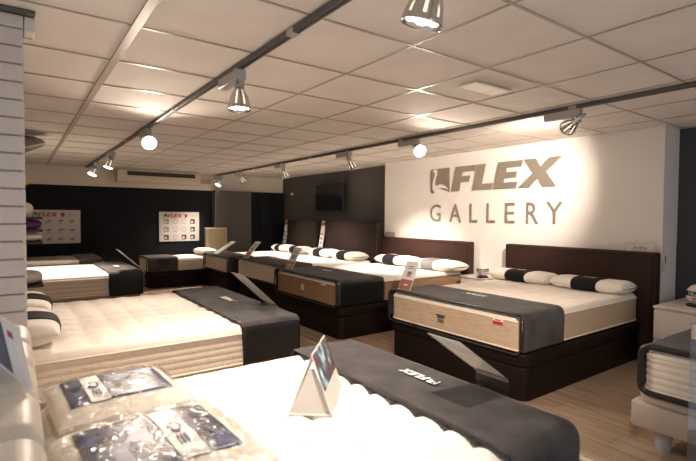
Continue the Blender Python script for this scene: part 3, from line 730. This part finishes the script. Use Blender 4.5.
# ------------------------------------------------------------------ acrylic lectern signs at the foot of the left beds
def lectern(label, xf, y0, y1, zb, ztop, dx, dz, group='clear lectern signs at the foot of the left beds'):
    root = empty('lectern_sign', (xf, (y0 + y1) / 2, zb), label, 'sign holder', group)
    t = .004
    b = MB(); b.box(xf, xf + t, y0, y1, zb, ztop - .015)
    n = 6; pr = []
    for k in range(n + 1):
        a = (PI / 2 + math.atan2(dz, dx)) * 0 + k / n
        pr.append((xf - .02 * a * a, ztop - .015 + .022 * a))
    for (xa, za), (xb, zb2) in zip(pr[:-1], pr[1:]): b.slab((xa, y0, za), (xb, y0, zb2), (xb, y1, zb2), (xa, y1, za), t)
    xe, ze = pr[-1]; b.slab((xe, y0, ze), (xe - dx, y0, ze + dz), (xe - dx, y1, ze + dz), (xe, y1, ze), t)
    b.build('holder', 'acrylic', root)
    u = Vector((-dx, 0, dz)).normalized(); nn = Vector((u.z, 0, -u.x)) * -1
    def p(a, y): return Vector((xe, y, ze)) + u * a - nn * .003
    Ln = math.hypot(dx, dz)
    b = MB(); b.slab(p(.005, y0 + .004), p(Ln - .004, y0 + .004), p(Ln - .004, y1 - .004), p(.005, y1 - .004), .0012); b.build('sheet', 'thin_paper', root)
    return root
lectern('clear lectern sign at the foot of the foreground bed', 1.586, 1.10, 1.26, .50, .715, .275, .185)
lectern('clear lectern sign at the foot of the second left bed', 1.668, 3.24, 3.50, .50, .655, .27, .25)
lectern('dark edged lectern sign at the foot of the third left bed', 1.338, 6.30, 6.55, .36, .655, .28, .26)

# tent card on the foreground bed
root = empty('tent_card', (.95, 1.55, .632), 'folded tent card with a blue photo on the foreground bed', 'tent card')
zb = .632; zt = .835
An, Af = Vector((.905, 1.485, zt)), Vector((1.10, 1.70, zt))
Ln_, Lf_ = Vector((.80, 1.475, zb)), Vector((.99, 1.72, zb)); Rn, Rf = Vector((.925, 1.375, zb)), Vector((1.13, 1.60, zb))
b = MB(); b.slab(An, Af, Lf_, Ln_, .0025); b.slab(Rn, Rf, Af, An, .0025); b.slab(Ln_, Lf_, Rf, Rn, .0025); b.build('card', 'thin_paper', root)
b = MB(); ins_ = (Af - An) * .06; top_ = An * .82 + (Ln_ + Rn) * .09
b.slab(Ln_ + ins_, Rn + ins_, top_.lerp(Rn, .10) + ins_, top_.lerp(Ln_, .10) + ins_, .002); b.build('end_flap', 'thin_paper', root)
nr = (Rf - Rn).cross(An - Rn).normalized()
if nr.x < 0: nr = -nr
def rp(a, c): return Rn.lerp(Rf, a).lerp(An.lerp(Af, a), c) + nr * .004
b = MB(); b.slab(rp(.02, .38), rp(.98, .38), rp(.98, .98), rp(.02, .98), .001); b.build('photo', 'photo', root)

# ------------------------------------------------------------------ bagged pillows on the foreground bed
def bagged(label, loc, L, D, T, rz, seed, s0, s1):
    root = empty('packaged_pillow', loc, label, 'packaged pillow', None, rot=(0, 0, rz))
    def pt(u, v, s, g, wr=0):
        t = max(0, 1 - abs(u) ** 5) ** .4 * max(0, 1 - abs(v) ** 4) ** .45
        w = noise.noise(Vector((u * 4 + seed, v * 4, s * 2))) * .018 * wr + noise.noise(Vector((u * 11 + seed, v * 11, s * 3))) * .008 * wr
        return Vector((L / 2 * u * (1 + g * .7), D / 2 * v * (1 + g), s * (T / 2 * t * (1 + g * .6) + w * t) + T / 2 * (1 + g * .6)))
    def skin(g, wr, n1=48, n2=30):
        vs = []; fs = []; us = [math.sin(PI / 2 * (-1 + 2 * i / n1)) for i in range(n1 + 1)]; m = 2 * n2
        for u in us:
            for k in range(n2 + 1): vs.append(pt(u, math.sin(PI / 2 * (-1 + 2 * k / n2)), 1, g, wr))
            for k in range(1, n2): vs.append(pt(u, math.sin(PI / 2 * (1 - 2 * k / n2)), -1, g, wr))
        for i in range(n1):
            for k in range(m): fs.append((i * m + k, i * m + (k + 1) % m, (i + 1) * m + (k + 1) % m, (i + 1) * m + k))
        return vs, fs
    b = MB(); b.add(*skin(0, .15)); b.build('cushion', 'pillow', root, smooth=True, local=True)
    def sheet(u0, u1, v0, v1, e, name, mk, par):
        b = MB(); n = 14; vs = []; fs = []
        for i in range(n + 1):
            for j in range(n + 1):
                p = pt(u0 + (u1 - u0) * i / n, v0 + (v1 - v0) * j / n, 1, .0, .15); vs.append(p + Vector((0, 0, e)))
        for i in range(n):
            for j in range(n): fs.append((i * (n + 1) + j, (i + 1) * (n + 1) + j, (i + 1) * (n + 1) + j + 1, i * (n + 1) + j + 1))
        b.add(vs, fs); o = b.build(name, mk, par, smooth=True, local=True); s = o.modifiers.new('t', 'SOLIDIFY'); s.thickness = .0015; return o
    sheet(-.78, .80, -.62, .70, .004, 'printed_insert', 'navy_photo', root)
    st = sheet(s0, s1, -.62, .70, .0065, 'label_stripe', 'paper', root)
    b = MB()
    sm = (s0 + s1) / 2; zc = pt(sm, 0, 1, 0, .15).z + .010
    b.poly([(.03 * math.cos(a * PI / 8) , .018 * math.sin(a * PI / 8)) for a in range(16)], (sm * L / 2, .02, zc), (0, 1, 0), (-1, 0, 0), .001, 0)
    b.poly([(.022 * math.cos(a * PI / 8) , .011 * math.sin(a * PI / 8)) for a in range(16)], (sm * L / 2, .02, zc + .001), (0, 1, 0), (-1, 0, 0), .001, 1)
    for k in range(3): b.box(sm * L / 2 - .012 + .010 * k, sm * L / 2 - .008 + .010 * k, -.09, -.03, zc, zc + .001, 0)
    b.build('emblem', ['navy', 'paper'], st, local=True)
    b = MB(); b.add(*skin(.10, 1.0)); b.build('plastic_bag', 'bag', root, smooth=True, local=True)
    return root
bagged('clear bagged pillow with a blue printed insert, behind the other on the foreground bed', (.30, 1.90, .632), .42, .44, .09, .05, 3, -.50, -.20)
bagged('clear bagged pillow with a blue printed insert, in front at the bottom left', (.31, 1.33, .632), .46, .52, .11, .05, 8, .08, .40)
b = MB(); b.slab((.10, 2.155, .655), (.32, 2.155, .655), (.32, 2.12, .648), (.10, 2.12, .648), .002); tag(b.build('paper_card', 'paper'), 'white paper card lying beside the rear bagged pillow', 'card')
# sign on the cream headboard
root = empty('box_sign', (-.02, 1.52, .93), 'small dark photo sign standing on the cream headboard at the left edge', 'sign')
A_, B_ = Vector((-.055, 1.68, .932)), Vector((.021, 1.356, .932)); up_ = Vector((-.028, .0, .155))
b = MB(); b.slab(A_, B_, B_ + up_, A_ + up_, .012); b.build('panel', 'paper', root, bevel=.002)
nf_ = (B_ - A_).cross(up_).normalized()
if nf_.y > 0: nf_ = -nf_
def sp_(a, c): return A_.lerp(B_, a) + up_ * c + nf_ * .0015
b = MB(); b.slab(sp_(.01, .1), sp_(.66, .1), sp_(.66, .98), sp_(.01, .98), .001); b.build('photo', 'navy_photo', root)
b = MB(); b.slab(sp_(.80, .80), sp_(.93, .80), sp_(.93, .90), sp_(.80, .90), .001); b.build('heading', 'red', root)

# ------------------------------------------------------------------ nightstands and round signs
def nightstand(label, x0, x1, y0, y1, h, rows, leg=False):
    root = empty('nightstand', ((x0 + x1) / 2, (y0 + y1) / 2, 0), label, 'nightstand', 'white nightstands by the headboards')
    b = MB(); b.box(x0 + .02, x1, y0 + .005, y1 - .005, 0, h - .022); b.build('carcass', 'white_lacquer', root, bevel=.003)
    b = MB(); b.box(x0, x1, y0, y1, h - .02, h); b.build('top', 'white_lacquer', root, bevel=.003)
    hh = (h - .06) / rows
    for k in range(rows):
        b = MB(); b.box(x0 + .001, x0 + .0195, y0 + .008, y1 - .008, .03 + k * hh, .03 + (k + 1) * hh - .012); d = b.build('drawer', 'white_lacquer', root, bevel=.003)
    return root
def ball(label, x, y, z, r):
    root = empty('round_sign', (x, y, z), label, 'round sign', 'round NUEVO signs')
    b = MB(); b.lathe([(r * .95, 0), (r * 1.0, .012), (r * .9, .02)], 28, c=(x, y, z), capb=True, capt=True); b.build('stand', 'black', root, angle=.5)
    zc = z + .018 + r * .94; n = 20
    pr = [(r * math.sin(PI * k / n) + .0001, -r * math.cos(PI * k / n)) for k in range(2, n + 1)]
    b = MB(); b.lathe(pr, 32, c=(x, y, zc), capb=True); b.build('globe', 'white_lacquer', root, smooth=True)
    b = MB(); b.lathe([(math.sqrt(r * r - q * q) + .0012, q) for q in [(-.08 + .46 * k / 5) * r for k in range(6)]], 32, c=(x, y, zc)); bd = b.build('band', 'black', root, smooth=True)
    # NUEVO wrapped round the globe facing the aisle
    cam_dir = Vector((-x, -y, 0)).normalized(); a0 = math.atan2(cam_dir.y, cam_dir.x)
    for txt, q0, hgt, span, mk in (('NUEVO', -.02 * r, .30 * r, 1.75, 'print_white'),):
        ob = text_obj('lettering', txt, (0, 0, 0), (1, 0, 0), (0, 0, 1), hgt, .0, mk, None, width=span)
        for m_ in list(ob.modifiers): ob.modifiers.remove(m_)
        for v in ob.data.vertices:
            a = a0 + (v.co.x - span / 2); zz = q0 + v.co.z; rr = math.sqrt(max(0, r * r - zz * zz)) + .0022
            v.co = Vector((rr * math.cos(a), rr * math.sin(a), zc + zz - z))
        ob.parent = root
    b = MB()
    for k, (s0, s1) in enumerate(((-.5, -.1), (-.02, .2), (.28, .5))):
        vs = []; 
        for i in range(7):
            a = a0 + s0 + (s1 - s0) * i / 6
            for zz in (-.36 * r, -.22 * r):
                rr = math.sqrt(r * r - zz * zz) + .0015; vs.append((x + rr * math.cos(a), y + rr * math.sin(a), zc + zz))
        b.add(vs, [(2 * i, 2 * i + 2, 2 * i + 3, 2 * i + 1) for i in range(6)])
    b.build('red_print', 'red', root)
    return root
nightstand('white nightstand with drawers right of the nearest headboard', 4.58, 5.38, 1.24, 1.72, .585, 2)
ball('round black and white NUEVO sign on the nightstand at the right edge', 4.86, 1.47, .585, .092)
nightstand('white nightstand between the two nearest headboards', 4.70, 5.03, 3.57, 4.01, .60, 2)
ball('round black and white NUEVO sign between the two nearest headboards', 4.76, 3.70, .60, .074)
nightstand('white nightstand between the two headboards nearest the television', 4.62, 4.92, 7.50, 7.645, .6, 2)
nightstand('white nightstand left of the farthest headboard', 4.62, 4.92, 8.95, 9.20, .6, 2)
ball('round sign on the nightstand between the two headboards nearest the television', 4.68, 7.57, .6, .06)
ball('round sign on the nightstand left of the farthest headboard', 4.68, 9.04, .6, .06)
def tall_card(label, x, y, z):
    root = empty('tall_card', (x, y, z), label, 'card', 'tall cards between the far headboards')
    b = MB(); b.slab((x, y + .07, z), (x, y - .07, z), (x + .10, y - .09, z + .66), (x + .10, y + .05, z + .66), .004); b.build('panel', 'paper', root)
    b = MB(); b.slab((x + .082, y + .045, z + .57), (x + .082, y - .08, z + .57), (x + .094, y - .083, z + .64), (x + .094, y + .043, z + .64), .001); b.build('heading', 'magenta', root)
    b = MB()
    for k in range(4): b.slab((x + .018 + .013 * k, y + .04, z + .14 + .085 * k), (x + .018 + .013 * k, y - .05, z + .14 + .085 * k), (x + .021 + .013 * k, y - .05, z + .17 + .085 * k), (x + .021 + .013 * k, y + .04, z + .17 + .085 * k), .001)
    b.build('print', 'mid_ink', root)
tall_card('tall white card with magenta heading left of the headboard under the television', 4.77, 7.565, .6)
tall_card('tall white card with magenta heading left of the farthest headboard', 4.77, 9.05, .6)
# small plates on top of the headboards
def plate(label, y0, y1, mk):
    root = empty('sign_plate', (4.99, (y0 + y1) / 2, 1.025), label, 'sign plate', 'plates on top of the headboards')
    b = MB(); b.box(4.985, 4.995, y0, y1, 1.026, 1.105); b.build('plate', mk, root, bevel=.002)
    b = MB(); w = y1 - y0
    for k in range(5): b.box(4.983, 4.985, y0 + w * (.28 + .09 * k), y0 + w * (.33 + .09 * k), 1.055 + .006 * (k % 2), 1.075 + .004 * (k % 3))
    b.box(4.983, 4.985, y0 + w * .28, y0 + w * .72, 1.043, 1.047)
    b.build('print', 'mid_ink', root)
plate('cream sign plate standing on the right end of the nearest headboard', 1.87, 2.13, 'cream_wall')
plate('grey sign plate standing on the left end of the second headboard', 5.62, 5.86, 'mid_ink')
root = empty('hanging_tag', (5.03, 1.835, .93), 'small pale tag on a black cord at the right end of the nearest headboard', 'tag')
b = MB(); b.tube([(5.045, 1.8, 1.0), (5.05, 1.80, .96), (5.044, 1.795, .93)], .004, 6); b.build('cord', 'black', root)
b = MB(); b.box(5.036, 5.05, 1.785, 1.815, .85, .93); b.build('label_card', 'cream_wall', root, bevel=.003)

# ------------------------------------------------------------------ shelf behind the brick pillar
root = empty('display_shelf', (-.2, 5.2, 0), 'dark display shelf partly hidden behind the white brick pillar', 'shelf')
for z in (.70, 1.09, 1.20, 1.315):
    b = MB(); b.box(-.74, .205, 5.0, 5.4, z, z + .02); b.build('shelf_board', 'dark_wood', root, bevel=.003)
for y in (5.03, 5.37):
    b = MB(); b.box(-.72, -.68, y - .02, y + .02, 0, 2.0); b.build('post', 'dark_wood', root)
pillow('beige pillow on the shelf behind the brick pillar', (-.045, 5.2, 1.11), .50, .34, .088, rz=0, band=None, seed=20)
p = pillow('purple pillow on the shelf behind the brick pillar', (-.045, 5.2, 1.22), .50, .34, .093, rz=0, band=None, seed=21)
p.children[0].data.materials[0] = M['purple']
pillow('white pillow on the top board of the shelf behind the brick pillar', (-.09, 5.2, 1.336), .46, .34, .14, rz=0, band=None, seed=22)
pillow('dark-sleeved pillow on the lowest board of the shelf behind the brick pillar', (-.045, 5.2, .72), .50, .34, .12, rz=0, seed=23, mark=False)
b = MB(); b.slab((-.06, 5.1, 1.58), (.135, 5.1, 1.64), (.04, 5.1, 1.68), (-.08, 5.1, 1.68), .004); o = b.build('yellow_tag', 'yellow'); tag(o, 'yellow card corner sticking out behind the brick pillar', 'card')
# grey fan-shaped shade hanging from the ceiling
root = empty('hanging_parasol', (.02, 6.2, 2.02), 'grey fan-shaped fabric parasol hanging beside the white brick pillar', 'parasol', rot=(0, -.42, 0))
b = MB(); n = 24; pr = [(.30, 0), (.285, .05), (.24, .10), (.17, .14), (.09, .165), (.001, .175)]
b.lathe(pr, n); o = b.build('fabric', 'shade_grey', root, smooth=True, local=True); q = o.modifiers.new('t', 'SOLIDIFY'); q.thickness = .004
b = MB(); b.tube([(.30 * math.cos(2 * PI * k / n), .30 * math.sin(2 * PI * k / n), 0) for k in range(n)], .007, 6, True); b.build('rim', 'white_wall', root, smooth=True, local=True)
for k in range(8):
    b = MB(); a = 2 * PI * k / 8; b.tube([((r + .003) * math.cos(a), (r + .003) * math.sin(a), z + .002) for r, z in pr[:-1]], .004, 6); b.build('rib', 'track', root, smooth=True, local=True)

# ------------------------------------------------------------------ glass partition by the right edge
root = empty('glass_panel', (2.6, .8, 0), 'clear glass panel in front of the bed at the right edge', 'glass panel')
d = Vector((1.0, -.75, 0)).normalized(); p0 = Vector((2.26, .705, 0)); p1 = p0 + d * .9
nn = Vector((-d.y, d.x, 0)) * .005
b = MB(); b.add([p0, p1, p1 + Vector((0, 0, .93)), p0 + Vector((0, 0, .93)), p0 + nn, p1 + nn, p1 + nn + Vector((0, 0, .93)), p0 + nn + Vector((0, 0, .93))],
               [(0, 1, 2, 3), (7, 6, 5, 4), (0, 4, 5, 1), (1, 5, 6, 2), (2, 6, 7, 3), (3, 7, 4, 0)]); b.build('pane', 'glass', root)
b = MB(); c = p0 + d * .02; b.box(c.x - .01, c.x + .02, c.y - .02, c.y + .015, .86, .92); b.build('clip', 'alu', root, bevel=.003)

# ------------------------------------------------------------------ camera, world, view
yaw, pitch, roll, F = .6249, .0311, -.0063, 461.9
cp, sp = math.cos(pitch), math.sin(pitch)
fwd = Vector((math.sin(yaw) * cp, math.cos(yaw) * cp, -sp)); right = Vector((math.cos(yaw), -math.sin(yaw), 0)); down = -right.cross(fwd)
r2 = right * math.cos(roll) + down * math.sin(roll); d2 = -right * math.sin(roll) + down * math.cos(roll)
cam = bpy.data.cameras.new('camera'); co = bpy.data.objects.new('camera', cam); C.objects.link(co)
cam.sensor_width = 36; cam.sensor_fit = 'HORIZONTAL'; cam.lens = F / 696 * 36; cam.clip_start = .02
mw = Matrix.Identity(4)
for i in range(3): mw[i][0] = r2[i]; mw[i][1] = -d2[i]; mw[i][2] = -fwd[i]
mw[2][3] = 1.36
co.matrix_world = mw; SC.camera = co
cam.dof.use_dof = True; cam.dof.focus_distance = 4.6; cam.dof.aperture_fstop = 3.5

w = bpy.data.worlds.new('world'); SC.world = w; w.use_nodes = True
bg = w.node_tree.nodes['Background']; bg.inputs[0].default_value = (.92, .90, .92, 1); bg.inputs[1].default_value = .48
SC.view_settings.view_transform = 'Standard'; SC.view_settings.look = 'None'; SC.view_settings.exposure = 0.32; SC.view_settings.gamma = 1.0
SC.view_settings.use_curve_mapping = False
SC.cycles.max_bounces = 8; SC.cycles.diffuse_bounces = 5; SC.cycles.transparent_max_bounces = 12; SC.cycles.sample_clamp_indirect = 4
